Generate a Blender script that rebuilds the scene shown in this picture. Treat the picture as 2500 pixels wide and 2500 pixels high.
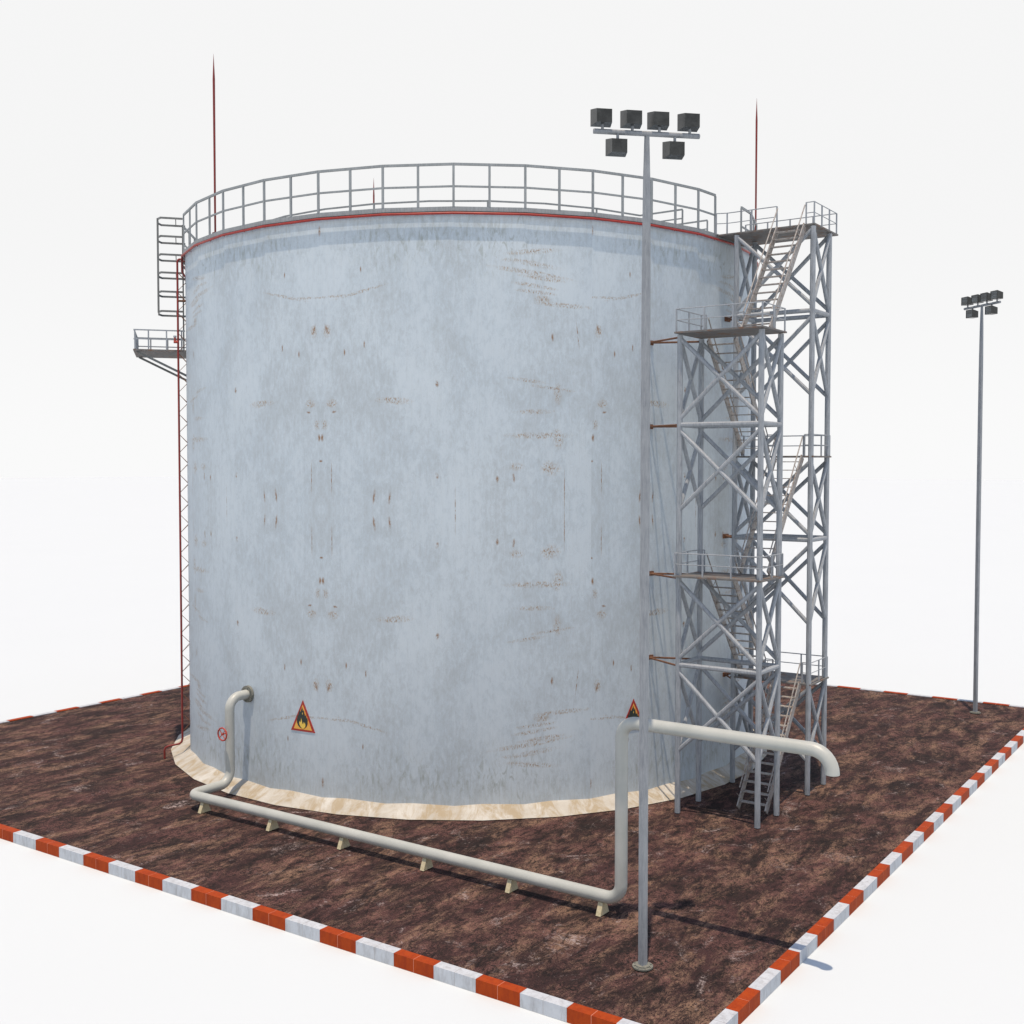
import bpy, bmesh, math, random
from math import radians as R, sin, cos, pi
from mathutils import Vector, Matrix
random.seed(7)
S = 1.75                                    # plan units -> metres
for o in list(bpy.data.objects): bpy.data.objects.remove(o, do_unlink=True)
scn = bpy.context.scene
COL = scn.collection

# ------------------------------------------------------------------ camera
PITCH, ROLL, YAW, EYE = 0.039605, 0.000426, 0.603944, 9.558
fw = Vector((cos(YAW)*cos(PITCH), sin(YAW)*cos(PITCH), -sin(PITCH)))
rt = Vector((sin(YAW), -cos(YAW), 0)); up = rt.cross(fw)
rt, up = rt*cos(ROLL)+up*sin(ROLL), -rt*sin(ROLL)+up*cos(ROLL)
cd = bpy.data.cameras.new('camera'); cam = bpy.data.objects.new('camera', cd); COL.objects.link(cam)
cam.matrix_world = Matrix(((rt.x, up.x, -fw.x, 0), (rt.y, up.y, -fw.y, 0), (rt.z, up.z, -fw.z, EYE*S), (0, 0, 0, 1)))
cd.sensor_fit = 'HORIZONTAL'; cd.sensor_width = 36; cd.lens = 36*2790.69/2500
cd.clip_start = 0.1; cd.clip_end = 6000
scn.camera = cam
scn.render.resolution_x = 1024; scn.render.resolution_y = 1024

# ------------------------------------------------------------------ light
SUN_EL, SUN_AZ = 79.0, 205.0                # where the sun stands (azimuth from +x, counter-clockwise)
w = bpy.data.worlds.new('World'); scn.world = w; w.use_nodes = True
nt = w.node_tree; N = nt.nodes; N.clear()
out = N.new('ShaderNodeOutputWorld'); bg = N.new('ShaderNodeBackground')
sky = N.new('ShaderNodeTexSky'); sky.sky_type = 'NISHITA'; sky.sun_disc = False
sky.sun_elevation = R(SUN_EL); sky.sun_rotation = R(90-SUN_AZ)
sky.air_density = 1.0; sky.dust_density = 1.0
tc = N.new('ShaderNodeTexCoord'); sep = N.new('ShaderNodeSeparateXYZ'); mr = N.new('ShaderNodeMapRange')
mr.interpolation_type = 'SMOOTHSTEP'
mr.inputs['From Min'].default_value = 0.38; mr.inputs['From Max'].default_value = 0.47   # white haze up to 25 deg, blue above
mix = N.new('ShaderNodeMix'); mix.data_type = 'RGBA'
sc = N.new('ShaderNodeMix'); sc.data_type = 'RGBA'; sc.blend_type = 'MULTIPLY'; sc.inputs[0].default_value = 1
SKYK = 1.45
sc.inputs[7].default_value = (SKYK, SKYK, SKYK, 1)
BGS = 0.1
hz_ = N.new('ShaderNodeMapRange'); hz_.interpolation_type = 'SMOOTHSTEP'
hz_.inputs['From Min'].default_value = 0.0; hz_.inputs['From Max'].default_value = 0.22
hz_.inputs['To Min'].default_value = 0.955/BGS; hz_.inputs['To Max'].default_value = 0.918/BGS
nt.links.new(sep.outputs['Z'], hz_.inputs['Value']); nt.links.new(hz_.outputs[0], mix.inputs[6])
L = nt.links
L.new(tc.outputs['Generated'], sep.inputs[0]); L.new(sep.outputs['Z'], mr.inputs['Value'])
L.new(mr.outputs[0], mix.inputs[0]); L.new(sky.outputs[0], sc.inputs[6]); L.new(sc.outputs[2], mix.inputs[7])
L.new(mix.outputs[2], bg.inputs[0]); bg.inputs[1].default_value = BGS; L.new(bg.outputs[0], out.inputs[0])

sd = bpy.data.lights.new('sun', 'SUN'); sd.energy = 4.0; sd.angle = R(0.5); sd.color = (1.0, 0.82, 0.63)
sun = bpy.data.objects.new('sun', sd); COL.objects.link(sun)
dv = Vector((-cos(R(SUN_EL))*cos(R(SUN_AZ)), -cos(R(SUN_EL))*sin(R(SUN_AZ)), -sin(R(SUN_EL))))
sun.rotation_euler = dv.to_track_quat('-Z', 'Y').to_euler(); sun.location = (0, 0, 60)
vs = scn.view_settings; vs.view_transform = 'Standard'; vs.look = 'None'; vs.exposure = 0; vs.gamma = 1; vs.use_curve_mapping = False

# ------------------------------------------------------------------ node helper
class Mat:
    def __init__(s, name, rough=.6, metal=0, spec=.5):
        s.m = bpy.data.materials.new(name); s.m.use_nodes = True
        s.t = s.m.node_tree; s.n = s.t.nodes; s.l = s.t.links
        s.b = s.n['Principled BSDF']; s.b.inputs['Roughness'].default_value = rough
        s.b.inputs['Metallic'].default_value = metal; s.b.inputs['Specular IOR Level'].default_value = spec
    def coord(s, kind='Object', scale=(1, 1, 1), loc=(0, 0, 0), rot=(0, 0, 0)):
        c = s.n.new('ShaderNodeTexCoord'); m = s.n.new('ShaderNodeMapping')
        m.inputs['Scale'].default_value = scale; m.inputs['Location'].default_value = loc; m.inputs['Rotation'].default_value = rot
        s.l.new(c.outputs[kind], m.inputs[0]); return m.outputs[0]
    def noise(s, vec, scale, detail=5, rough=.6, dist=0):
        n = s.n.new('ShaderNodeTexNoise'); n.inputs['Scale'].default_value = scale; n.inputs['Detail'].default_value = detail
        n.inputs['Roughness'].default_value = rough; n.inputs['Distortion'].default_value = dist
        s.l.new(vec, n.inputs['Vector']); return n.outputs[0]
    def ramp(s, v, a, b, lo=0., hi=1., smooth=False):
        m = s.n.new('ShaderNodeMapRange'); m.inputs['From Min'].default_value = a; m.inputs['From Max'].default_value = b
        m.inputs['To Min'].default_value = lo; m.inputs['To Max'].default_value = hi
        if smooth: m.interpolation_type = 'SMOOTHSTEP'
        s.l.new(v, m.inputs['Value']); return m.outputs[0]
    def math(s, op, a, b=None):
        m = s.n.new('ShaderNodeMath'); m.operation = op
        for i, x in enumerate((a, b)):
            if x is None: continue
            if isinstance(x, (int, float)): m.inputs[i].default_value = x
            else: s.l.new(x, m.inputs[i])
        return m.outputs[0]
    def mix(s, f, a, b, mode='MIX'):
        m = s.n.new('ShaderNodeMix'); m.data_type = 'RGBA'; m.blend_type = mode
        if isinstance(f, (int, float)): m.inputs[0].default_value = f
        else: s.l.new(f, m.inputs[0])
        for i, x in ((6, a), (7, b)):
            if isinstance(x, tuple): m.inputs[i].default_value = (*x, 1)
            else: s.l.new(x, m.inputs[i])
        return m.outputs[2]
    def blob(s, vec, cx, cy, sx, sy, rot=0):
        """soft disc 1 -> 0 around (cx, cy) of half-sizes sx, sy in uv space"""
        m = s.n.new('ShaderNodeMapping'); m.vector_type = 'TEXTURE'
        m.inputs['Location'].default_value = (cx, cy, 0); m.inputs['Rotation'].default_value = (0, 0, rot)
        m.inputs['Scale'].default_value = (sx, sy, 1)
        g = s.n.new('ShaderNodeTexGradient'); g.gradient_type = 'SPHERICAL'
        s.l.new(vec, m.inputs[0]); s.l.new(m.outputs[0], g.inputs[0]); return g.outputs['Fac']
    def color(s, c):
        if isinstance(c, tuple): s.b.inputs['Base Color'].default_value = (*c, 1)
        else: s.l.new(c, s.b.inputs['Base Color'])
    def rough(s, v): s.l.new(v, s.b.inputs['Roughness'])
    def bump(s, h, strength=.3, dist=.02):
        b = s.n.new('ShaderNodeBump'); b.inputs['Strength'].default_value = strength; b.inputs['Distance'].default_value = dist
        s.l.new(h, b.inputs['Height']); s.l.new(b.outputs[0], s.b.inputs['Normal'])

def metal_mat(name, base, dark, rust=.58, rough=.5):
    a = Mat(name, rough, 0, .4)
    v = a.coord('Object'); vz = a.coord('Object', (9, 9, 1.2))
    c = a.mix(a.ramp(a.noise(vz, 1.5, 6, .7), .35, .65), dark, base)
    c = a.mix(a.ramp(a.noise(v, .9, 4, .6), .45, .7, 0, .5), c, tuple(x*1.12 for x in base))
    r = a.ramp(a.noise(v, 7, 8, .75), rust, rust+.1)
    c = a.mix(a.math('MULTIPLY', r, .7), c, (.16, .085, .05))
    a.color(c); a.rough(a.ramp(a.noise(v, 5, 4), .3, .7, rough-.1, rough+.2)); return a.m
M = {}
M['steel'] = metal_mat('grey_painted_steel', (.335, .368, .402), (.20, .225, .255), .62)
M['pole'] = metal_mat('grey_pole_steel', (.285, .31, .335), (.19, .21, .235), .66)
M['rail'] = metal_mat('tank_railing_steel', (.29, .32, .335), (.195, .218, .23), .64)
M['cage'] = metal_mat('dark_cage_steel', (.19, .2, .2), (.12, .13, .13), .66)
M['stair'] = metal_mat('worn_stair_steel', (.37, .36, .35), (.24, .235, .225), .50)
M['rusty'] = metal_mat('rusty_iron', (.16, .075, .042), (.09, .042, .026), .5, .8)

def deck_mat():
    a = Mat('deck_plate', .7); v = a.coord('Object')
    c = a.mix(a.ramp(a.noise(v, 3, 6, .7), .4, .65), (.12, .12, .12), (.17, .165, .16))
    c = a.mix(a.ramp(a.noise(v, 2.2, 8, .7), .52, .62, 0, .8), c, (.16, .075, .035)); a.color(c); return a.m
M['deck'] = deck_mat()

def pipe_mat():
    a = Mat('cream_pipe_paint', .42, 0, .5); v = a.coord('Object')
    c = a.mix(a.ramp(a.noise(v, .8, 5, .6), .35, .7), (.36, .385, .365), (.43, .45, .43))
    c = a.mix(a.ramp(a.noise(v, 9, 8, .75), .6, .72, 0, .35), c, (.36, .33, .26)); a.color(c); return a.m
M['pipe'] = pipe_mat()
def simple(name, c1, c2, scale=4, rough=.6, lo=.4, hi=.65):
    a = Mat(name, rough); v = a.coord('Object'); a.color(a.mix(a.ramp(a.noise(v, scale, 7, .7), lo, hi), c1, c2)); return a.m
M['red'] = simple('red_pipe_paint', (.27, .02, .014), (.36, .035, .025), 2.5, .45)
M['riser'] = simple('riser_shaded_red_paint', (.17, .013, .01), (.23, .02, .015), 2.5, .5)  # shaded copy of the red pipe paint: shade on the riser put into the colour
M['rod'] = simple('dark_red_rod_paint', (.15, .009, .007), (.21, .016, .012), 3, .5)
M['valve'] = simple('valve_red_paint', (.42, .05, .03), (.33, .03, .02), 5, .5)
M['flange'] = simple('flange_iron', (.13, .14, .125), (.22, .22, .19), 12, .7)
M['block'] = simple('cream_concrete', (.42, .38, .24), (.55, .5, .36), 14, .85)
M['lamp'] = simple('floodlight_black', (.014, .016, .016), (.04, .044, .043), 3, .32)
M['sign_red'] = simple('sign_red', (.3, .02, .014), (.4, .035, .02), 3, .45)
M['sign_orange'] = simple('sign_orange', (.75, .3, .04), (.78, .45, .09), 1.6, .5, .42, .62)
M['sign_black'] = simple('sign_black', (.014, .024, .02), (.024, .036, .03), 5, .5)
M['sign_yellow'] = simple('sign_yellow', (.75, .5, .06), (.8, .6, .14), 2, .5)
M['joint'] = simple('wire_dark', (.03, .03, .03), (.06, .05, .045), 5, .6)
def glass():
    a = Mat('floodlight_glass', .15, 0, .6); v = a.coord('Object', (1, 1, 9)); a.color(a.mix(a.ramp(a.noise(v, 2, 2), .4, .6), (.03, .035, .036), (.1, .12, .13))); return a.m
M['glass'] = glass()

def skirt_mat():
    a = Mat('skirt_concrete', .9, 0, .2); v = a.coord('UV')
    c = a.mix(a.ramp(a.noise(v, .8, 7, .65), .35, .68), (.38, .36, .315), (.53, .53, .50))
    c = a.mix(a.ramp(a.noise(a.coord('UV', (2, .9, 1), rot=(0, 0, .5)), 1.1, 9, .72, .8), .45, .60, 0, .85), c, (.33, .27, .18))
    c = a.mix(a.ramp(a.noise(v, 26, 6, .7), .55, .75, 0, .35), c, (.4, .34, .27))
    a.color(c); a.bump(a.noise(v, 18, 8, .7), .35, .03); return a.m
M['skirt'] = skirt_mat()

def kerb_mat(name, c1, c2, stain):
    a = Mat(name, .75, 0, .25); v = a.coord('Object')
    c = a.mix(a.ramp(a.noise(v, 1.6, 7, .7), .35, .7), c1, c2)
    c = a.mix(a.ramp(a.noise(a.coord('Object', (1, 1, .25)), 4, 8, .75), .46, .68, 0, .75), c, stain)
    a.color(c); a.bump(a.noise(v, 20, 6), .2, .01); return a.m
M['kerb_red'] = kerb_mat('kerb_red_paint', (.29, .036, .0008), (.345, .047, .001), (.2, .018, .001))
M['kerb_white'] = kerb_mat('kerb_white_paint', (.44, .48, .53), (.51, .55, .60), (.29, .30, .32))
M['kerb_joint_red'] = simple('kerb_joint_red', (.55, .2, .13), (.62, .28, .2), 5, .8)
M['kerb_joint_grey'] = simple('kerb_joint_grey', (.3, .3, .31), (.38, .38, .38), 5, .8)

def floor_mat():
    a = Mat('white_floor', .95, 0, .05); v = a.coord('Object')
    a.color(a.mix(a.ramp(a.noise(v, .05, 3), .3, .7), (.555, .61, .645), (.56, .615, .65))); return a.m
M['floor'] = floor_mat()

def ground_mat():
    a = Mat('rusty_brown_ground', .92, 0, .15)
    # streaks run obliquely across the pad
    def G(sx, sy, rot, loc=(0, 0, 0)): return a.coord('Object', (sx, sy, 1), loc=loc, rot=(0, 0, R(rot)))
    big = a.noise(G(.6, 1.3, -28), .38, 10, .74, .4)
    c = a.mix(a.ramp(big, .42, .6), (.0150, .0125, .0130), (.036, .0205, .0215))
    mauve = a.noise(G(.7, 1, 15, (13, 5, 0)), .38, 9, .75, .5)
    c = a.mix(a.ramp(mauve, .5, .6, 0, .8), c, (.056, .028, .029))
    fine = a.noise(G(.7, 1.5, -28), 8, 5, .68, 1.2)
    fine2 = a.noise(G(1.5, .8, -20, (5, 5, 0)), 6, 5, .68, 1.4)
    rid = a.ramp(a.math('ABSOLUTE', a.math('SUBTRACT', fine, .5)), .0, .055, 1, 0)
    rid2 = a.ramp(a.math('ABSOLUTE', a.math('SUBTRACT', fine2, .5)), .0, .05, 1, 0)
    tan = a.noise(G(.5, 1.3, -34, (-7, 31, 0)), .55, 12, .8, .4)
    c = a.mix(a.math('MULTIPLY', a.ramp(tan, .53, .60), a.ramp(fine, .47, .55, .1, .95)), c, (.25, .165, .105))
    c = a.mix(a.math('MULTIPLY', a.ramp(tan, .47, .56, .06, .95), rid), c, (.29, .185, .13))
    pk = a.noise(G(.6, 1.2, -10, (17, -3, 0)), .5, 11, .8, .4)
    c = a.mix(a.math('MULTIPLY', a.ramp(pk, .48, .57, .08, .9), rid2), c, (.27, .135, .115))
    wh = a.noise(G(.8, 1.2, 20, (3, -17, 0)), .5, 12, .82, .8)
    c = a.mix(a.math('MULTIPLY', a.ramp(wh, .56, .64), a.ramp(fine2, .47, .54)), c, (.42, .36, .34))
    blk = a.noise(G(.8, 1.4, -24, (9, 9, 0)), 1.6, 11, .82, .6)
    c = a.mix(a.ramp(blk, .51, .57, 0, .8), c, (.0125, .0105, .0110))
    c = a.mix(1.0, c, (.80, .775, .80), 'MULTIPLY')
    a.color(c); a.bump(fine, .6, .05); return a.m
M['ground'] = ground_mat()

def wall_mat():
    a = Mat('weathered_tank_paint', .62, 0, .3); uv = a.coord('UV')
    def U(sx, sy, loc=(0, 0, 0), rot=0): return a.coord('UV', (sx, sy, 1), loc=loc, rot=(0, 0, rot))
    c = (.60, .655, .725)
    c = a.mix(a.ramp(a.noise(U(1, .6), .35, 4, .5), .35, .65), (.445, .525, .59), (.50, .58, .64))
    # worn grey patches with ragged edges
    reg = a.noise(U(1, .6, (4, 2, 0)), .6, 4, .6, .4)
    reg = a.math('ADD', reg, a.math('MULTIPLY', a.blob(uv, .6, 3.2, 2.6, 7.5), .09))
    rag = a.noise(U(1.6, .75), 3.8, 10, .84, .35)
    tot = a.math('ADD', a.math('MULTIPLY', reg, .55), a.math('MULTIPLY', rag, 1.1))
    w3 = a.ramp(tot, .78, .795, 1, 0); c = a.mix(a.math('MULTIPLY', w3, .36), c, (.57, .645, .70))
    worn = a.ramp(tot, .85, .862); c = a.mix(a.math('MULTIPLY', worn, .38), c, (.395, .445, .48))
    w2 = a.ramp(tot, .93, .945); c = a.mix(a.math('MULTIPLY', w2, .3), c, (.34, .38, .405))
    # fine scratches and leaf-like flakes
    fl = a.noise(U(1.5, .6), 7, 8, .75, 1.2); flr = a.ramp(a.math('ABSOLUTE', a.math('SUBTRACT', fl, .5)), 0, .022, 1, 0)
    c = a.mix(a.math('MULTIPLY', flr, a.ramp(a.noise(U(1, 1, (9, 1, 0)), .9, 6), .38, .62, .08, .42)), c, (.33, .365, .38))
    # vertical rain streaks
    vs_ = a.noise(U(9, .35), 2.4, 6, .65); c = a.mix(a.ramp(vs_, .52, .75, 0, .34), c, (.38, .42, .44))
    vl = a.noise(U(14, .5, (3, 3, 0)), 2.4, 5, .6); c = a.mix(a.ramp(vl, .55, .75, 0, .35), c, (.58, .63, .69))
    # greenish dirt at head and foot (v = distance from mid height, foot/head at 8.2)
    grime = a.math('MULTIPLY', a.ramp(a.noise(U(2.6, .8), 3.2, 9, .75, .7), .5, .68), a.math('ADD', a.blob(uv, 5.2, 7.4, 2.6, 1.3), a.blob(uv, 2.2, 7.4, 2.2, 1.15)))
    c = a.mix(a.math('MULTIPLY', grime, 1.1), c, (.27, .30, .28))
    top = a.coord('UV'); sp = a.n.new('ShaderNodeSeparateXYZ'); a.l.new(top, sp.inputs[0])
    edge = a.ramp(sp.outputs[1], 7.1, 8.3); c = a.mix(a.math('MULTIPLY', edge, a.ramp(a.noise(U(5, .5, (1, 1, 0)), 3, 8, .7), .45, .66, 0, .6)), c, (.37, .40, .39))
    # rust speckles : only inside clusters
    sp1 = a.noise(U(1.3, .7), 19, 7, .78, .3); sp2 = a.noise(U(1.7, .3, (5, 0, 0)), 26, 4, .7)
    spk = a.math('MULTIPLY', a.math('MULTIPLY', a.ramp(sp1, .47, .55), a.ramp(sp2, .42, .52)), a.ramp(a.noise(U(1, .6, (8, 8, 0)), 2.6, 4, .6), .40, .54, .3, 1))
    cl = None
    lines = [(6.05, 7.05, .95, .09, .10), (6.0, 6.72, 1.0, .09, -.13), (5.95, 6.48, 1.45, .085, -.13), (6.35, 6.33, .85, .08, -.1), (6.1, 6.12, .75, .075, -.12), (6.15, 5.95, .7, .07, -.08),
             (6.95, 5.62, 1.05, .08, -.05), (6.3, 5.75, .3, .14, 0), (1.2, 5.98, .95, .05, .22), (.45, 5.9, .7, .045, .05),
             (6.2, 2.05, 1.1, .11, 0), (6.1, 2.7, .7, .08, .03), (6.75, 1.95, .18, .35, .1), (6.55, 1.15, .35, .25, 0), (5.6, 1.2, .25, .14, 0), (5.9, 3.55, .7, .06, -.12), (6.6, 3.35, .8, .06, -.12),
             (2.2, 3.0, .6, .12, -.05), (.35, 2.95, .2, .14, 0), (.22, 4.95, .14, .22, 0), (.12, 2.35, .12, .18, 0), (6.75, 3.2, .14, .35, 0)]
    for i, (x, y, sx, sy, rt_) in enumerate(lines):
        b = a.blob(uv, x, y, sx, sy, rt_); cl = b if cl is None else a.math('MAXIMUM', cl, b)
    rust = a.math('MULTIPLY', a.ramp(cl, .02, .5), spk)
    c = a.mix(a.math('MULTIPLY', rust, .95), c, (.30, .18, .065))
    c = a.mix(a.math('MULTIPLY', a.ramp(cl, .35, .9), a.math('MULTIPLY', a.ramp(sp1, .53, .58), a.ramp(sp2, .48, .55))), c, (.13, .06, .018))
    # single spots and short drips
    spots = [(1.62, .37, .05, .27, -.12), (2.08, .33, .045, .22, -.1), (.75, 4.35, .035, .13, 0), (1.35, 4.55, .035, .13, 0), (.2, 5.0, .05, .2, .3), (.05, 2.0, .07, .14, 0), (0.0, 7.72, .07, .2, 0),
             (3.4, .95, .06, .12, .2), (3.4, 3.45, .07, .12, .2), (3.9, .0, .018, .9, 0), (.33, .9, .02, .6, 0), (7.33, 4.82, .022, .5, .12), (6.6, 4.75, .06, .16, 0), (5.05, .85, .06, .13, 0), (5.5, .9, .05, .17, .1),
             (6.95, .55, .018, .8, 0), (1.25, 6.6, .03, .12, 0), (.0, 1.35, .09, .04, 0), (.42, 2.72, .09, .05, .2)]
    st = None
    for x, y, sx, sy, rt_ in spots:
        b = a.blob(uv, x, y, sx, sy, rt_); st = b if st is None else a.math('MAXIMUM', st, b)
    st = a.math('MULTIPLY', a.ramp(st, .1, .75), a.ramp(a.noise(U(1, .5), 14, 6, .7), .38, .52))
    c = a.mix(a.math('MULTIPLY', st, .9), c, (.22, .11, .035))
    # sparse little dots everywhere
    dots = a.math('MULTIPLY', a.ramp(a.noise(U(1, .8, (2, 7, 0)), 24, 3, .6), .7, .76), a.ramp(a.noise(U(1, 1), 1.1, 3), .45, .6))
    c = a.mix(a.math('MULTIPLY', dots, .8), c, (.17, .13, .08))
    a.color(c); a.bump(a.noise(U(1, .6), 6, 8, .7), .12, .02); return a.m
M['wall'] = wall_mat()
M['roof'] = simple('roof_sheet', (.4, .42, .43), (.5, .52, .53), 1, .7)

# ------------------------------------------------------------------ mesh builder
class MB:
    def __init__(s): s.v = []; s.f = []; s.mi = []; s.sm = []; s.uv = None
    def add(s, vs, fs, mi=0, smooth=False):
        b = len(s.v); s.v += [tuple(p) for p in vs]; s.f += [tuple(i+b for i in f) for f in fs]
        s.mi += [mi]*len(fs); s.sm += [smooth]*len(fs); return s
    def hexa(s, p, mi=0):                   # 8 points: bottom loop 4, top loop 4
        return s.add(p, [(3, 2, 1, 0), (4, 5, 6, 7), (0, 1, 5, 4), (1, 2, 6, 5), (2, 3, 7, 6), (3, 0, 4, 7)], mi)
    def box(s, c, d, rz=0, mi=0):
        h = [x/2 for x in d]; ca, sa = cos(rz), sin(rz); p = []
        for z in (-h[2], h[2]):
            for x, y in ((-h[0], -h[1]), (h[0], -h[1]), (h[0], h[1]), (-h[0], h[1])):
                p.append((c[0]+x*ca-y*sa, c[1]+x*sa+y*ca, c[2]+z))
        return s.hexa(p, mi)
    def bar(s, p0, p1, w_, h_, upv=(0, 0, 1), mi=0):      # rectangular bar: w_ sideways, h_ along upv
        p0, p1 = Vector(p0), Vector(p1); d = (p1-p0).normalized(); u = Vector(upv)
        if abs(d.dot(u)) > .99: u = Vector((1, 0, 0))
        r = d.cross(u).normalized(); u = r.cross(d).normalized(); p = []
        for q in (p0, p1):
            for a, b in ((-1, -1), (1, -1), (1, 1), (-1, 1)): p.append(q+r*(a*w_/2)+u*(b*h_/2))
        return s.hexa(p, mi)
    def tube(s, path, r, n=8, smooth=False, caps=True, ph=0, closed=False, mi=0):
        path = [Vector(p) for p in path]; k = len(path); rr = r if isinstance(r, (list, tuple)) else [r]*k
        ts = []
        for i in range(k):
            if closed: t = path[(i+1) % k]-path[i-1]
            elif i == 0: t = path[1]-path[0]
            elif i == k-1: t = path[-1]-path[-2]
            else: t = (path[i+1]-path[i]).normalized()+(path[i]-path[i-1]).normalized()
            ts.append(t.normalized())
        u = Vector((0, 0, 1)) if abs(ts[0].z) < .9 else Vector((1, 0, 0))
        vs, fs = [], []
        for i in range(k):
            u = (u-ts[i]*u.dot(ts[i])).normalized(); w_ = ts[i].cross(u)
            for j in range(n):
                a = 2*pi*j/n+ph; vs.append(path[i]+(u*cos(a)+w_*sin(a))*rr[i])
        m = k if closed else k-1
        for i in range(m):
            for j in range(n):
                a, b = i*n+j, i*n+(j+1) % n; c, d = ((i+1) % k)*n+(j+1) % n, ((i+1) % k)*n+j; fs.append((a, b, c, d))
        s.add(vs, fs, mi, smooth)
        if caps and not closed: s.add(vs[:n], [tuple(range(n-1, -1, -1))], mi); s.add(vs[-n:], [tuple(range(n))], mi)
        return s
    def prism(s, poly, o, ax, ay, az, d0, d1, mi=0):      # 2-D outline extruded between d0 and d1 along az
        o, ax, ay, az = Vector(o), Vector(ax), Vector(ay), Vector(az); n = len(poly)
        a = [o+ax*x+ay*y+az*d0 for x, y in poly]; b = [o+ax*x+ay*y+az*d1 for x, y in poly]
        return s.add(a+b, [tuple(range(n-1, -1, -1)), tuple(range(n, 2*n))]+[(i, (i+1) % n, n+(i+1) % n, n+i) for i in range(n)], mi)
    def build(s, name, mats, parent=None, org=None, recalc=True):
        if org is None: org = tuple(parent.get('_o', (0, 0, 0))) if parent else (0, 0, 0)
        me = bpy.data.meshes.new(name)
        me.from_pydata([((x-org[0])*S, (y-org[1])*S, (z-org[2])*S) for x, y, z in s.v], [], s.f)
        if not isinstance(mats, (list, tuple)): mats = [mats]
        for m in mats: me.materials.append(M[m])
        me.polygons.foreach_set('material_index', s.mi); me.polygons.foreach_set('use_smooth', s.sm); me.update()
        if recalc:
            bm = bmesh.new(); bm.from_mesh(me); bmesh.ops.recalc_face_normals(bm, faces=bm.faces[:]); bm.to_mesh(me); bm.free()
        o = bpy.data.objects.new(name, me); COL.objects.link(o)
        if parent: o.parent = parent; o['_o'] = list(org)
        else: o.location = tuple(c*S for c in org)
        return o
def tag(o, label, cat, group=None):
    o['label'] = label; o['category'] = cat
    if group: o['group'] = group
    return o
def thing(name, loc, label, cat, group=None, rz=0):
    o = bpy.data.objects.new(name, None); COL.objects.link(o); o.empty_display_size = .3
    o.location = tuple(c*S for c in loc); o.rotation_euler.z = rz; o['_o'] = list(loc) if rz == 0 else [0, 0, 0]
    return tag(o, label, cat, group)
def struct(o): o['kind'] = 'structure'; return o
def dup_tree(o, parent=None):
    c = o.copy(); COL.objects.link(c); c.parent = parent
    for ch in o.children: dup_tree(ch, c)
    return c
def subparent(o, parent): o.parent = parent; return o

# ------------------------------------------------------------------ setting
X0, X1, Y0, Y1 = 16.878, 48.96, 7.912, 39.96; KW, KH = .239, .262
CX, CY = 32.92, 24.45
g = MB(); s_ = 900
g.add([(-s_, -s_, -KH), (s_, -s_, -KH), (s_, s_, -KH), (-s_, s_, -KH)], [(0, 1, 2, 3)]); struct(g.build('floor', 'floor'))
g = MB(); g.box(((X0+X1)/2, (Y0+Y1)/2, -.14), (X1-X0-2*KW-.002, Y1-Y0-2*KW-.002, .24)); struct(g.build('ground', 'ground', org=((X0+X1)/2, (Y0+Y1)/2, 0)))
kb = MB(); gap = .005
def kerb_side(along, fixed, lo, hi, ph, red0):
    """blocks one unit long from phase ph; each has a thin mortar joint at its middle"""
    k = math.floor(lo-ph)
    while ph+k < hi:
        a, b = max(lo, ph+k), min(hi, ph+k+1); red = (k % 2 == 0) == red0; mid = ph+k+.5
        segs = [(a, min(b, mid-gap)), (max(a, mid+gap), b)]
        for s0, s1 in segs:
            if s1-s0 < .01: continue
            if along == 'x': kb.box(((s0+s1)/2, fixed, -KH/2+.004), (s1-s0-.002, KW, KH), 0, 0 if red else 1)
            else: kb.box((fixed, (s0+s1)/2, -KH/2+.004), (KW, s1-s0-.002, KH), 0, 0 if red else 1)
        if lo < mid < hi:
            if along == 'x': kb.box((mid, fixed, -KH/2+.002), (2*gap+.002, KW-.004, KH), 0, 2 if red else 3)
            else: kb.box((fixed, mid, -KH/2+.002), (KW-.004, 2*gap+.002, KH), 0, 2 if red else 3)
        k += 1
kerb_side('x', Y0+KW/2, X0, X1, 19.456, False)
kerb_side('y', X0+KW/2, Y0+KW+.003, Y1-KW-.003, 26.466, False)
kerb_side('x', Y1-KW/2, X0, X1, 24.34, True)
kerb_side('y', X1-KW/2, Y0+KW+.003, Y1-KW-.003, 15.426, True)
struct(kb.build('kerb', ['kerb_red', 'kerb_white', 'kerb_joint_red', 'kerb_joint_grey']))

# ------------------------------------------------------------------ tank
RW, RF, RR = 9.86, 9.905, 9.90
ZT = 16.43
def pc(r, deg, z): return (CX+r*cos(R(deg)), CY+r*sin(R(deg)), z)
VA = [146.25+11.25*i for i in range(32)]
tank = thing('storage_tank', (CX, CY, 0), 'large weathered white cylindrical storage tank on a concrete skirt, with railed roof', 'storage tank')
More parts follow.
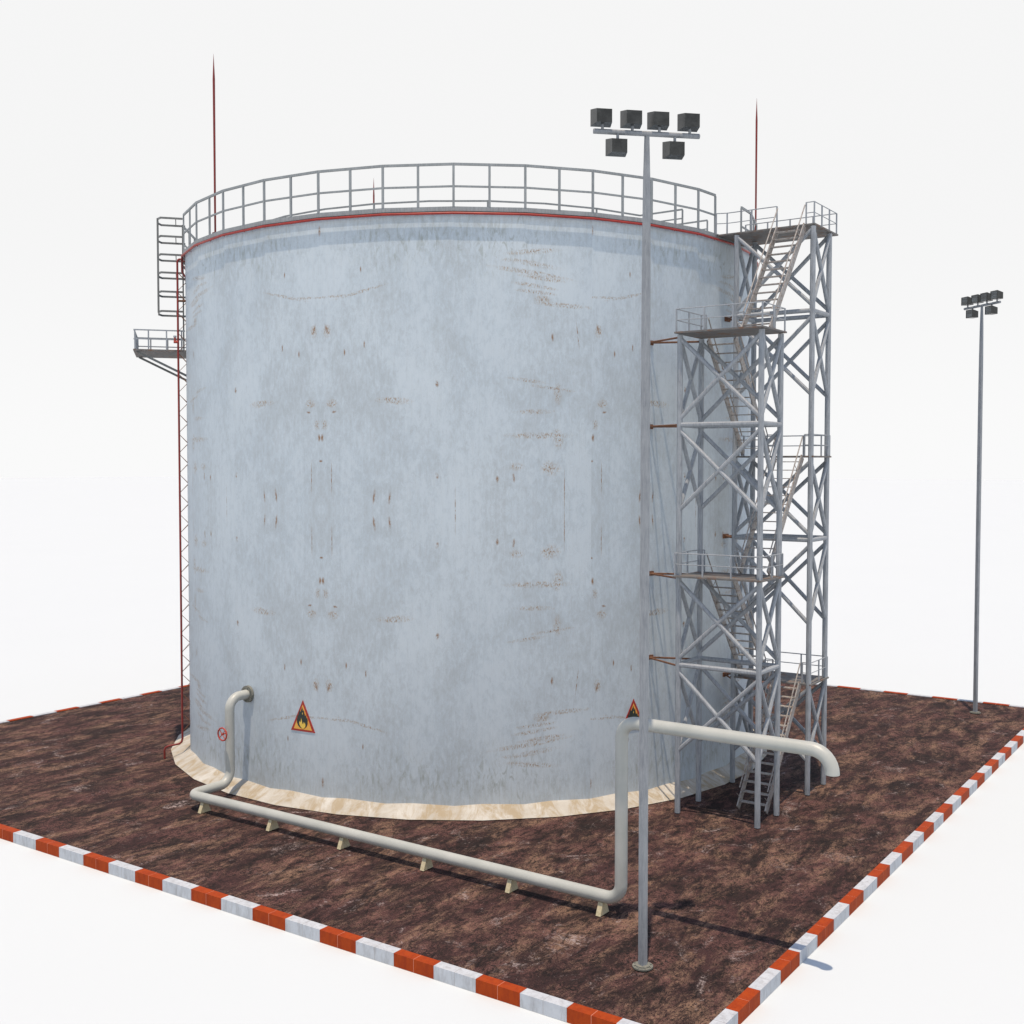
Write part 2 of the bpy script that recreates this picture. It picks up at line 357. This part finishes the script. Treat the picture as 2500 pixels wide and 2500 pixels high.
# wall, with folded UVs (arc length, height from mid)
ZM = 8.36; NS = 4; zs = [0.05, 1.0, 3.5, 6, ZM, 11, 13.5, 15.5, ZT]
wm = MB(); wuv = []
def fold(deg):
    u = (deg-191.25) % 360
    if u > 180: u = 360-u
    return u
for i in range(32):
    a0, a1 = VA[i], VA[i]+11.25
    pa, pb = Vector(pc(RW, a0, 0)), Vector(pc(RW, a1, 0))
    fa, fb = fold(a0), fold(a1)
    k = math.floor(min(fa, fb)/45+1e-4)*45; ua, ub = (fa-k)*.172, (fb-k)*.172
    for j in range(NS):
        for q in range(len(zs)-1):
            t0, t1 = j/NS, (j+1)/NS; A = pa.lerp(pb, t0); B = pa.lerp(pb, t1)
            wm.add([(A.x, A.y, zs[q]), (B.x, B.y, zs[q]), (B.x, B.y, zs[q+1]), (A.x, A.y, zs[q+1])], [(0, 1, 2, 3)], 0, True)
            u0, u1 = ua+(ub-ua)*t0, ua+(ub-ua)*t1; v0, v1 = abs(zs[q]-ZM), abs(zs[q+1]-ZM)
            wuv += [(u0, v0), (u1, v0), (u1, v1), (u0, v1)]
wall = wm.build('wall', 'wall', tank, recalc=False)
me = wall.data; uvl = me.uv_layers.new(name='UVMap')
# faces kept their order; loops may be flipped by normal recalculation -> look up by vertex
vmap = {}
for p in me.polygons:
    for li in p.loop_indices: uvl.data[li].uv = wuv[me.loops[li].vertex_index]
# merge seams, smooth analytic normals
bm = bmesh.new(); bm.from_mesh(me); bmesh.ops.remove_doubles(bm, verts=bm.verts[:], dist=.002); bm.to_mesh(me); bm.free()
sk = MB(); skuv = []
for i in range(32):
    a0, a1 = 4.4+11.25*i, 4.4+11.25*(i+1)
    sk.add([pc(10.45, a0, 0.0), pc(10.45, a1, 0.0), pc(9.7, a1, .312), pc(9.7, a0, .312)], [(0, 1, 2, 3)], 0, True)
    skuv += [(i*2, 0), (i*2+2, 0), (i*2+2, .85), (i*2, .85)]
skirt = sk.build('base_skirt', 'skirt', tank, recalc=False); uvl = skirt.data.uv_layers.new(name='UVMap')
for p in skirt.data.polygons:
    for li in p.loop_indices: uvl.data[li].uv = skuv[skirt.data.loops[li].vertex_index]
def ring(r0, r1, z0, z1, smooth=False, step=11.25, start=146.25):
    m = MB(); n = int(round(360/step))
    for i in range(n):
        a0, a1 = start+step*i, start+step*(i+1)
        P = [pc(r0, a0, z0), pc(r1, a0, z0), pc(r1, a1, z0), pc(r0, a1, z0), pc(r0, a0, z1), pc(r1, a0, z1), pc(r1, a1, z1), pc(r0, a1, z1)]
        m.add(P, [(0, 1, 2, 3), (4, 5, 6, 7), (1, 2, 6, 5), (0, 3, 7, 4)], 0, smooth)
    return m
ring(8.2, RF+.012, ZT+.012, 16.56).build('rim_walkway', 'rail', tank)
rf = MB()
for i in range(32):
    rf.add([pc(8.22, VA[i], 16.5), pc(8.22, VA[i]+11.25, 16.5), (CX, CY, 16.9)], [(0, 1, 2)], 0, True)
rf.build('roof', 'roof', tank)
# outer railing : posts at polygon corners and edge middles, gap towards the stair tower
ZR, ZMID, ZD = 17.69, 17.10, 16.56
def rpos(k, r=RR, z=ZR):                     # k = post index, half facets
    a = 146.25+11.25*(k//2); p = Vector(pc(r, a, z)); q = Vector(pc(r, a+11.25, z))
    return p if k % 2 == 0 else (p+q)/2
rl = MB()
def run(mb, pts, w_, h_):
    for a, b in zip(pts[:-1], pts[1:]): mb.bar(a, b, w_, h_)
ks = list(range(23, 64+22))                  # from the gap, round the back, to post 21
idx = ks
run(rl, [rpos(k) for k in idx if k % 2 == 0 or k in (23, 85)], .05, .065)
railing = rl.build('railing', 'rail', tank)
rl = MB(); run(rl, [rpos(k, RR, ZMID) for k in idx if k % 2 == 0 or k in (23, 85)], .035, .05); rl.build('mid_rail', 'rail', railing, org=(CX, CY, 0))
for k in idx:
    p = rpos(k); a = math.atan2(p.y-CY, p.x-CX)
    MB().box((p.x, p.y, (ZR+ZD)/2-.015), (.045, .062, ZR-ZD-.03), a).build('post', 'rail', railing, org=(CX, CY, 0))
# inner railing with the two ends of the gangway
zi = 17.10; ri = 8.22
def inner(name, pts):
    m = MB(); run(m, pts, .035, .045); o = m.build(name, 'rail', tank); return o
a_open0, a_open1 = 254.5, 267.2
angs = [a_open1+i*(360-(a_open1-a_open0))/30 for i in range(31)]
pts = [Vector((32.47, 15.14, zi))]+[Vector(pc(ri, a, zi)) for a in angs]+[Vector((30.70, 15.11, zi))]
irail = inner('inner_railing', pts)
m = MB(); run(m, [Vector((p.x, p.y, zi-.26)) for p in pts], .025, .035); m.build('mid_rail', 'rail', irail, org=(CX, CY, 0))
for i, p in enumerate(pts):
    if i % 2 == 0 or i in (0, len(pts)-1): MB().box((p.x, p.y, (zi+16.54)/2), (.04, .04, zi-16.56)).build('post', 'rail', irail, org=(CX, CY, 0))

# lightning rods
for (x, y, lab) in [(23.589, 27.172, 'tall dark red lightning rod on the tank roof above the caged ladder'),
                    (36.73, 15.35, 'dark red lightning rod standing beside the top stair platform'),
                    (37.444, 33.053, 'short looking red lightning rod far behind the roof railing')]:
    t = thing('lightning_rod', (x, y, 16.56), lab, 'lightning rod', 'lightning rods on the tank roof')
    MB().tube([(x, y, 16.56), (x, y, 19), (x, y, 21.2)], [.030, .033, .036], 8).build('rod', 'rod', t)
    MB().tube([(x, y, 21.2), (x, y, 21.95)], [.036, .002], 8).build('tip', 'rod', t)
    MB().tube([(x, y, 16.56), (x, y, 16.62)], .09, 10).build('base_plate', 'rod', t)

# ------------------------------------------------------------------ red fire pipe (ring + riser)
fp = thing('fire_pipe', pc(10.1, 145.9, 0), 'thin red pipe climbing the left side of the tank and ringing its rim', 'pipe')
rp = [pc(9.955+.006, a, 16.375) for a in VA]
MB().tube(rp, .034, 8, True, closed=True).build('ring_pipe', 'red', fp)
AR = 145.9; RP = 10.105
def arc(c, u, v, r, n=6):                    # quarter arc from c+... helper: centre c, from -v side to +u side
    return [Vector(c)+Vector(u)*(r*sin(t))-Vector(v)*(r*cos(t)) for t in [pi/2*i/n for i in range(n+1)]]
ru = Vector((cos(R(AR)), sin(R(AR)), 0)); tu = Vector((-sin(R(AR)), cos(R(AR)), 0)); zu = Vector((0, 0, 1)); C0 = Vector((CX, CY, 0))
def rad(r, z): return C0+ru*r+zu*z
rpath = [rad(9.98, 16.27), rad(RP-.07, 16.27), rad(RP-.03, 16.25), rad(RP, 16.18), rad(RP, .62), rad(RP+.03, .50), rad(RP+.11, .445), rad(RP+.45, .40), rad(RP+.54, .36), rad(RP+.57, .27), rad(RP+.57, .0)]
MB().tube(rpath, .034, 10, True).build('riser_pipe', 'riser', fp)
b2 = C0+ru*9.95; MB().tube([b2+zu*16.34+tu*-.12, b2+zu*16.2+tu*-.12, b2+zu*15.9+tu*-.12, C0+ru*9.80+zu*15.65+tu*-.12], .03, 8, True).build('branch_pipe', 'riser', fp)
MB().tube([rad(RP, 14.93), rad(9.8, 14.93)], .035, 8).build('stay', 'rusty', fp)
for i in range(24):                           # thin V stays between riser and wall
    zc = 15.55-i*.655
    if zc < .6: break
    m = MB()
    for dt in (-.09, .09):
        for dz in (-.3, .3): m.tube([rad(RP, zc+dz), C0+ru*9.82+tu*dt+zu*zc], .008, 4)
    m.build('bracket', 'rusty', fp)
vv = MB(); q = rad(RP+.01, 13.60); vv.tube([q+ru*-.0, q+ru*.13+zu*.0], .045, 8); vv.tube([q+ru*.09, q+ru*.09+zu*.14], .03, 8)
vo = vv.build('valve', 'valve', fp); MB().tube([q+ru*.09+zu*.14, q+ru*.09+zu*.2], .05, 8).build('valve_cap', 'steel', vo, org=tuple(fp['_o']))
m = MB()
for i in range(0, 64):
    p = rpos(i, 9.93, 16.375); m.tube([rpos(i, 9.80, 16.36), p], .012, 4)
m.build('ring_clip', 'red', fp)

# ------------------------------------------------------------------ left balcony and caged ladder
AB = 140.475; rb = Vector((cos(R(AB)), sin(R(AB)), 0)); tb = Vector((-sin(R(AB)), cos(R(AB)), 0)); ZB = 13.35
def B(r, t, z): return C0+rb*r+tb*t+zu*z
bal = thing('balcony', tuple(B(10.5, -.3, ZB)), 'small grey steel balcony bracketed off the left side of the tank', 'balcony')
def quadbox(r0, r1, t0, t1, z0, z1):
    return MB().hexa([B(r0, t0, z0), B(r1, t0, z0), B(r1, t1, z0), B(r0, t1, z0), B(r0, t0, z1), B(r1, t0, z1), B(r1, t1, z1), B(r0, t1, z1)])
quadbox(9.72, 11.455, -1.64, .90, ZB-.05, ZB).build('deck', 'deck', bal)
for t_ in (-1.40, .70):
    MB().bar(B(11.36, t_, ZB-.06), B(9.80, t_, ZB-.82), .06, .07).build('strut', 'cage', bal)
for t_, r_in in ((.86, 9.84), (-1.60, 9.75)):
    m = MB(); m.bar(B(11.44, t_, ZB+.62), B(r_in, t_, ZB+.62), .035, .04); m.bar(B(11.44, t_, ZB+.33), B(r_in, t_, ZB+.33), .03, .035); ro = m.build('railing', 'steel', bal)
    for r_ in (11.40, 10.98, 10.42, 9.95): MB().box(tuple(B(r_, t_, ZB+.31)), (.045, .045, .6), R(AB)).build('post', 'steel', ro, org=tuple(bal['_o']))
m = MB(); m.bar(B(11.42, .84, ZB+.62), B(11.42, -1.58, ZB+.62), .035, .04); m.bar(B(11.42, .84, ZB+.33), B(11.42, -1.58, ZB+.33), .03, .035); ro = m.build('railing', 'steel', bal)
for t_ in (.3, -.35, -1.0): MB().box(tuple(B(11.42, t_, ZB+.31)), (.045, .045, .6), R(AB)).build('post', 'steel', ro, org=tuple(bal['_o']))
lad = thing('caged_ladder', tuple(B(9.95, 0, ZB)), 'dark steel ladder inside a safety cage above the left balcony', 'ladder')
for t_ in (-.75, -.25): MB().bar(B(9.885, t_, ZB), B(9.885, t_, 17.62), .05, .03, tuple(tb)).build('stile', 'cage', lad)
for i in range(20): MB().tube([B(9.885, -.74, ZB+.18+i*.21), B(9.885, -.26, ZB+.18+i*.21)], .012, 6).build('rung', 'cage', lad)
hz = [17.645, 17.055, 16.465, 15.88, 15.265, 14.63]
for z_ in hz:
    m = MB(); P = [B(9.88, .6, z_), B(10.57, .6, z_), B(10.66, .36, z_), B(10.66, -.36, z_), B(10.57, -.6, z_), B(9.80, -.6, z_)]
    run(m, P, .03, .062); m.bar(B(10.10, .6, z_), B(10.10, -.6, z_), .03, .03); m.build('cage_hoop', 'cage', lad)
for t_ in (.36, -.36): MB().bar(B(10.675, t_, 17.67), B(10.675, t_, 14.6), .03, .05, tuple(rb)).build('cage_bar', 'cage', lad)

# ------------------------------------------------------------------ main pipe
def fillet(pts, rads, n=8):
    pts = [Vector(p) for p in pts]; out_ = [pts[0]]
    for i in range(1, len(pts)-1):
        a = (pts[i-1]-pts[i]).normalized(); b = (pts[i+1]-pts[i]).normalized(); r = rads[i-1]
        c = pts[i]+a*r+b*r
        for k in range(n+1):
            t = pi/2*k/n; out_.append(c-b*(r*cos(t))-a*(r*sin(t)))
    out_.append(pts[-1]); return out_
PX, PY = 20.95, 25.40; ZL = .385; PR = .136
mp = thing('product_pipe', (PX, 18.5, 0), 'thick cream pipe from the tank flange along the ground and up over the kerb side', 'pipe')
path = fillet([(23.12, PY, 2.865), (22.41, PY, 2.865), (22.41, PY, ZL), (PX, PY, ZL), (PX, 11.645, ZL), (PX, 11.645, 4.205), (PX, 7.13, 4.205), (PX, 7.13, 3.77)], [.36, .38, .3, .34, .34, .42])
MB().tube(path, PR, 20, True).build('pipe', 'pipe', mp)
fl = MB(); fl.tube([(23.06, PY, 2.865), (23.19, PY, 2.865)], .245, 20); fo = fl.build('flange', 'flange', mp)
m = MB()
for i in range(8):
    a = 2*pi*i/8+.2; m.tube([(23.035, PY+.2*cos(a), 2.865+.2*sin(a)), (23.07, PY+.2*cos(a), 2.865+.2*sin(a))], .02, 6)
m.build('flange_bolts', 'flange', fo, org=tuple(mp['_o']))
wc = Vector((22.13, PY, 1.855)); m = MB(); m.tube([wc+Vector((0, .185*cos(2*pi*i/12), .185*sin(2*pi*i/12))) for i in range(12)], .022, 8, True, closed=True)
for i in range(2):
    a = pi/4+pi/2*i; d = Vector((0, cos(a), sin(a)))*.18; m.tube([wc-d, wc+d], .013, 6)
m.tube([wc-Vector((.02, 0, 0)), wc+Vector((.03, 0, 0))], .035, 8)
hw = m.build('hand_wheel', 'valve', mp); MB().tube([wc+Vector((.03, 0, 0)), (22.29, PY, 1.855)], .02, 8).build('spindle', 'valve', hw, org=tuple(mp['_o']))

# pipe supports
order = ['under the left elbow of the cream pipe', 'second from the left under the cream pipe', 'third from the left under the cream pipe', 'fourth from the left under the cream pipe',
         'fifth from the left under the cream pipe', 'below the riser of the cream pipe, nearest the lamp post']
sup = None
for i, y in enumerate((24.81, 22.13, 19.59, 16.92, 14.46, 12.10)):
    if sup is None:
        m = MB(); w0, w1, l0 = .185, .075, .045
        m.prism([(-w0, 0), (w0, 0), (w1, .262), (-w1, .262)], (PX, y, 0), (1, 0, 0), (0, 0, 1), (0, 1, 0), -l0*1.3, l0*1.3)
        o = sup = m.build('pipe_support', 'block', org=(PX, y, 0))
    else:
        o = sup.copy(); COL.objects.link(o); o.location = (PX*S, y*S, 0)
    tag(o, 'cream trapezoid concrete support block '+order[i], 'pipe support', 'support blocks under the cream pipe')

# ------------------------------------------------------------------ warning signs
FL_OUT = [(-.02, .0), (-.10, .02), (-.17, .08), (-.21, .17), (-.215, .27), (-.205, .30), (-.19, .27), (-.195, .36), (-.17, .42), (-.15, .37), (-.145, .46), (-.105, .56), (-.085, .50), (-.06, .55), (-.015, .66),
          (.0, .60), (.015, .53), (.04, .585), (.055, .50), (.075, .42), (.095, .385), (.115, .45), (.135, .37), (.14, .33), (.165, .345), (.18, .26), (.175, .16), (.14, .07), (.08, .015), (.03, .0)]
FL_IN = [(-.02, .0), (-.08, .05), (-.12, .12), (-.125, .17), (-.105, .23), (-.095, .18), (-.07, .2), (-.055, .32), (-.035, .24), (-.02, .17), (.0, .13), (.02, .17), (.03, .21), (.045, .13), (.07, .2), (.1, .12), (.09, .06), (.05, .015), (.03, .0)]
FL_SLIT = [(-.005, .5), (-.018, .455), (-.004, .42), (.006, .455)]
def sign(mid, off, z0, lab):
    n = Vector((cos(R(mid)), sin(R(mid)), 0)); t = Vector((-sin(R(mid)), cos(R(mid)), 0))
    ap = RW*cos(R(5.625)); o = C0+n*(ap+.003)+t*off+zu*z0
    th = thing('warning_sign', tuple(o), lab, 'warning sign', 'flammable warning signs on the tank wall')
    W, H = .435, .895
    MB().prism([(-W, 0), (W, 0), (0, H)], o, t, zu, n, 0, .012).build('board', 'sign_red', th)
    s0 = .80; MB().prism([(-W*.76, .055), (W*.76, .055), (0, H*.855)], o, t, zu, n, .012, .015).build('face', 'sign_orange', th)
    f = MB().prism([(x*1.0, y*.93+.085) for x, y in FL_OUT], o, t, zu, n, .015, .018).build('flame_symbol', 'sign_black', th)
    MB().prism([(x, y*.93+.085) for x, y in FL_IN], o, t, zu, n, .018, .020).build('flame_core', 'sign_yellow', f, org=tuple(o))
    MB().prism([(x, y*.93+.085) for x, y in FL_SLIT], o, t, zu, n, .018, .020).build('flame_slit', 'sign_yellow', f, org=tuple(o))
sign(185.625, RW*sin(R(187.25-185.625)), 2.03, 'red and orange triangular flammable sign on the wall right of the pipe flange')
sign(241.875, RW*sin(R(244.55-241.875)), 2.03, 'red and orange triangular flammable sign half hidden behind the lamp post')

# ------------------------------------------------------------------ stair towers
LR, BR_, HR = .078, .060, .068
struts_n = 0
def tower(name_lab, xa, xb, top, levels, xl, xr, struts):
    ya, yb = 13.99, 11.65
    t = thing('stair_tower', ((xa+xb)/2, (ya+yb)/2, 0), name_lab, 'stair tower', 'braced steel towers carrying the stairs')
    c = [(xa, ya), (xa, yb), (xb, yb), (xb, ya)]
    for x, y in c: MB().tube([(x, y, 0), (x, y, top-.055)], LR, 8, ph=pi/8).build('leg', 'steel', t)
    for lv in levels:
        if lv[0] == 'beam':
            for i in range(4):
                p, q = c[i], c[(i+1) % 4]; MB().tube([(*p, lv[1]), (*q, lv[1])], HR, 8, ph=pi/8).build('beam', 'steel', t)
        elif lv[0] == 'x':
            for i in range(4):
                p, q = c[i], c[(i+1) % 4]; o = .0
                MB().tube([(*p, lv[1]), (*q, lv[2])], BR_, 8, ph=pi/8).build('brace', 'steel', t)
                MB().tube([(*p, lv[2]), (*q, lv[1])], BR_*.99, 8, ph=pi/8).build('brace', 'steel', t)
        elif lv[0] == 'deck':
            x0_, x1_, y0_, y1_ = lv[2]; z = lv[1]
            d = MB().box(((x0_+x1_)/2, (y0_+y1_)/2, z-.022), (x1_-x0_, y1_-y0_, .044)).build('deck', 'deck', t)
            for seg in lv[3]:
                m = MB(); pts_ = [Vector((*p, z)) for p in seg]
                hh = lv[4]
                for a_, b_ in zip(pts_[:-1], pts_[1:]):
                    m.tube([a_+zu*hh, b_+zu*hh], .015, 6); m.tube([a_+zu*hh*.51, b_+zu*hh*.51], .013, 6)
                ro = m.build('railing', 'steel', t)
                done = []
                for a_, b_ in zip(pts_[:-1], pts_[1:]):
                    n = max(1, int(round((b_-a_).length/.72)))
                    for k in range(n+1):
                        p = a_.lerp(b_, k/n)
                        if any((p-e).length < .05 for e in done): continue
                        done.append(p); MB().box((p.x, p.y, z+hh/2), (.036, .036, hh)).build('post', 'steel', ro, org=tuple(t['_o']))
    for z_, xw, w3 in struts:
        for (x, y), xx in (((xa, ya), xw), ((xb, ya), xw)):
            yw = CY-math.sqrt(RW**2-(xx-CX)**2)+.03
            MB().tube([(x, y, z_), (xx, yw, z_)], .028, 6).build('wall_strut', 'rusty', t)
        yw = CY-math.sqrt(RW**2-(xw-CX)**2); MB().box((xw, yw-.01, z_), (.3, .06, .13), math.atan2(yw-CY, xw-CX)+pi/2).build('wall_plate', 'rusty', t)
    return t
H_ = .615
# railing runs : [ -x side | -y side | +x side ... ] leaving the stair openings free
def near_rails(z):
    x0_, x1_, y0_, y1_ = 28.16, 29.72, 11.56, 14.02
    return [[(x1_, 11.84), (x1_, y0_), (x0_, y0_), (x0_, y1_), (x1_, y1_), (x1_, 13.87)], [(x1_, 12.98), (x1_, 12.74)]]
def far_rails(z):
    x0_, x1_, y0_, y1_ = 32.06, 33.5, 11.6, 14.02
    return [[(x0_, 11.84), (x0_, y0_), (x1_, y0_), (x1_, y1_), (x0_, y1_), (x0_, 13.87)], [(x0_, 12.98), (x0_, 12.74)]]
ND, FD = (28.10, 29.78, 11.52, 14.06), (32.0, 33.56, 11.56, 14.06)
near = tower('shorter braced steel stair tower, nearest the lamp post, left of its twin', 28.34, 29.68, 13.2,
    [('deck', 13.21, ND, near_rails(13.21), H_), ('x', 13.05, 10.86), ('beam', 10.70), ('x', 10.55, 8.37),
     ('deck', 6.585, ND, near_rails(6.585), H_), ('x', 6.43, 4.28), ('beam', 4.115), ('x', 3.93, 1.73)],
    0, 0, [(13.08, 29.10, 0), (10.70, 29.10, 0), (6.50, 29.15, 0), (4.08, 29.15, 0)])
P5D = (32.0, 34.0, 11.58, 14.60)
far = tower('taller braced steel stair tower reaching the tank rim, on the right behind its twin', 32.06, 33.42, 16.5,
    [('deck', 16.52, P5D, [[(32.05, 11.86), (32.05, 11.62), (33.95, 11.62), (33.95, 14.52)], [(32.05, 12.74), (32.05, 14.30), (31.93, 14.60)]], H_),
     ('x', 16.40, 14.20), ('beam', 14.05), ('x', 13.88, 11.64),
     ('deck', 9.88, FD, far_rails(9.88), H_), ('x', 9.72, 7.58), ('beam', 7.44), ('x', 7.28, 5.0),
     ('deck', 3.245, FD, far_rails(3.245), H_), ('x', 3.1, .98)],
    0, 0, [(14.07, 32.77, 0), (7.42, 32.77, 0), (3.12, 32.83, 0)])

def flight(z0, direction, label):
    """direction +1: rises from the near to the far tower, -1: back again"""
    if direction > 0: xf, xt, yl, yr = 29.5, 32.0, 12.70, 11.88
    else: xf, xt, yl, yr = 32.28, 29.78, 13.83, 13.02
    z1 = z0+3.29; t = thing('stair_flight', ((xf+xt)/2, (yl+yr)/2, z0), label, 'stairs', 'stair flights zigzagging between the towers')
    a, b = Vector((xf, 0, z0+.02)), Vector((xt, 0, z1)); d = (b-a).normalized(); n = Vector((-d.z*direction, 0, abs(d.x)))
    n = Vector((-d.z, 0, d.x)) if direction > 0 else Vector((d.z, 0, -d.x))
    for y in (yl, yr):
        MB().bar((a.x, y, a.z+.05), (b.x, y, b.z-.03), .035, .215, (0, 0, 1)).build('stringer', 'stair', t)
        h0, h1 = a+Vector((.1*direction, y, .60)), b+Vector((0, y, .56))
        hr = MB().tube([h0, h1], .018, 6).build('handrail', 'stair', t)
        for f in (.06, .32, .58, .84):
            q = a.lerp(b, f)+Vector((0, y, .1)); e = q+n*.10; top_ = q+n*.30
            MB().tube([q, e, top_], .010, 5).build('baluster', 'stair', hr, org=tuple(t['_o']))
    for k in range(13):
        q = a.lerp(b, (k+.8)/13.6); MB().box((q.x, (yl+yr)/2, q.z+.02), (.17, yl-yr-.034, .024)).build('tread', 'stair', t)
    return t
flight(0.0, 1, 'lowest stair flight, rising from the brown ground to the right')
flight(3.245, -1, 'second stair flight up, climbing left behind the braces of the shorter tower')
flight(6.585, 1, 'third stair flight up, rising right between the two towers')
flight(9.88, -1, 'fourth stair flight, hung below the top platform of the shorter tower')
flight(13.21, 1, 'topmost stair flight, leading to the platform at the tank rim')

# ------------------------------------------------------------------ flood light masts
def mast(x, y, bar_az, label):
    t = thing('floodlight_mast', (x, y, 0), label, 'lamp post', 'floodlight masts on the pad', rz=bar_az)
    zz = [0.045, 6.76, 10.63, 12.47, 13.78, 14.95, 15.70]; rr_ = [.088, .087, .086, .084, .079, .067, .048]
    ph = R(24)-bar_az
    MB().tube([(0, 0, z) for z in zz], rr_, 4, ph=ph).build('pole', 'pole', t)
    bp = MB().tube([(0, 0, 0), (0, 0, .03)], .20, 20).tube([(0, 0, .03), (0, 0, .05)], .145, 16).build('base_plate', 'flange', t)
    m = MB()
    for i in range(8): m.tube([(.165*cos(i*pi/4), .165*sin(i*pi/4), .028), (.165*cos(i*pi/4), .165*sin(i*pi/4), .05)], .016, 6)
    m.build('bolts', 'flange', bp, org=(0, 0, 0))
    MB().tube([(-1.02, 0, 15.74), (1.02, 0, 15.74)], .048, 8, ph=pi/8).build('crossbar', 'pole', t)
    # floodlights point to +y (towards the tank), pitched slightly down
    for (lx, dz) in ((-.85, 1), (-.28, 1), (.24, 1), (.83, 1), (-.56, -1), (.54, -1)):
        zb = 15.74+(.13 if dz > 0 else -.40)
        bk = [(lx-.145, -.15, zb), (lx+.145, -.15, zb), (lx+.145, -.15, zb+.245), (lx-.145, -.15, zb+.245)]
        fr = [(lx-.19, .14, zb-.004), (lx+.19, .14, zb-.004), (lx+.19, .14, zb+.305), (lx-.19, .14, zb+.305)]
        f = MB().add(bk+fr, [(3, 2, 1, 0), (4, 5, 6, 7)]+[(i, (i+1) % 4, 4+(i+1) % 4, 4+i) for i in range(4)]).build('floodlight', 'lamp', t)
        m = MB()
        for a0, a1, b0, b1 in ((-.19, .19, .285, .305), (-.19, .19, -.004, .016), (-.19, -.17, .016, .285), (.17, .19, .016, .285)):
            m.box((lx+(a0+a1)/2, .15, zb+(b0+b1)/2), (a1-a0, .02, b1-b0))
        m.build('rim', 'lamp', f, org=(0, 0, 0))
        MB().box((lx, .144, zb+.15), (.338, .008, .266)).build('glass', 'glass', f, org=(0, 0, 0))
        MB().tube([(lx, 0, 15.74+dz*.03), (lx, 0, 15.74+dz*.165)], .028, 6).build('bracket', 'pole', f, org=(0, 0, 0))
    return t
mast(19.12, 10.15, R(-45.5), 'tall grey floodlight mast in the foreground right of the cream pipe riser')
mast(46.54, 10.22, R(-45.5+94+2), 'distant grey floodlight mast by the far right corner of the pad')

for o in bpy.data.objects:
    if '_o' in o: del o['_o']
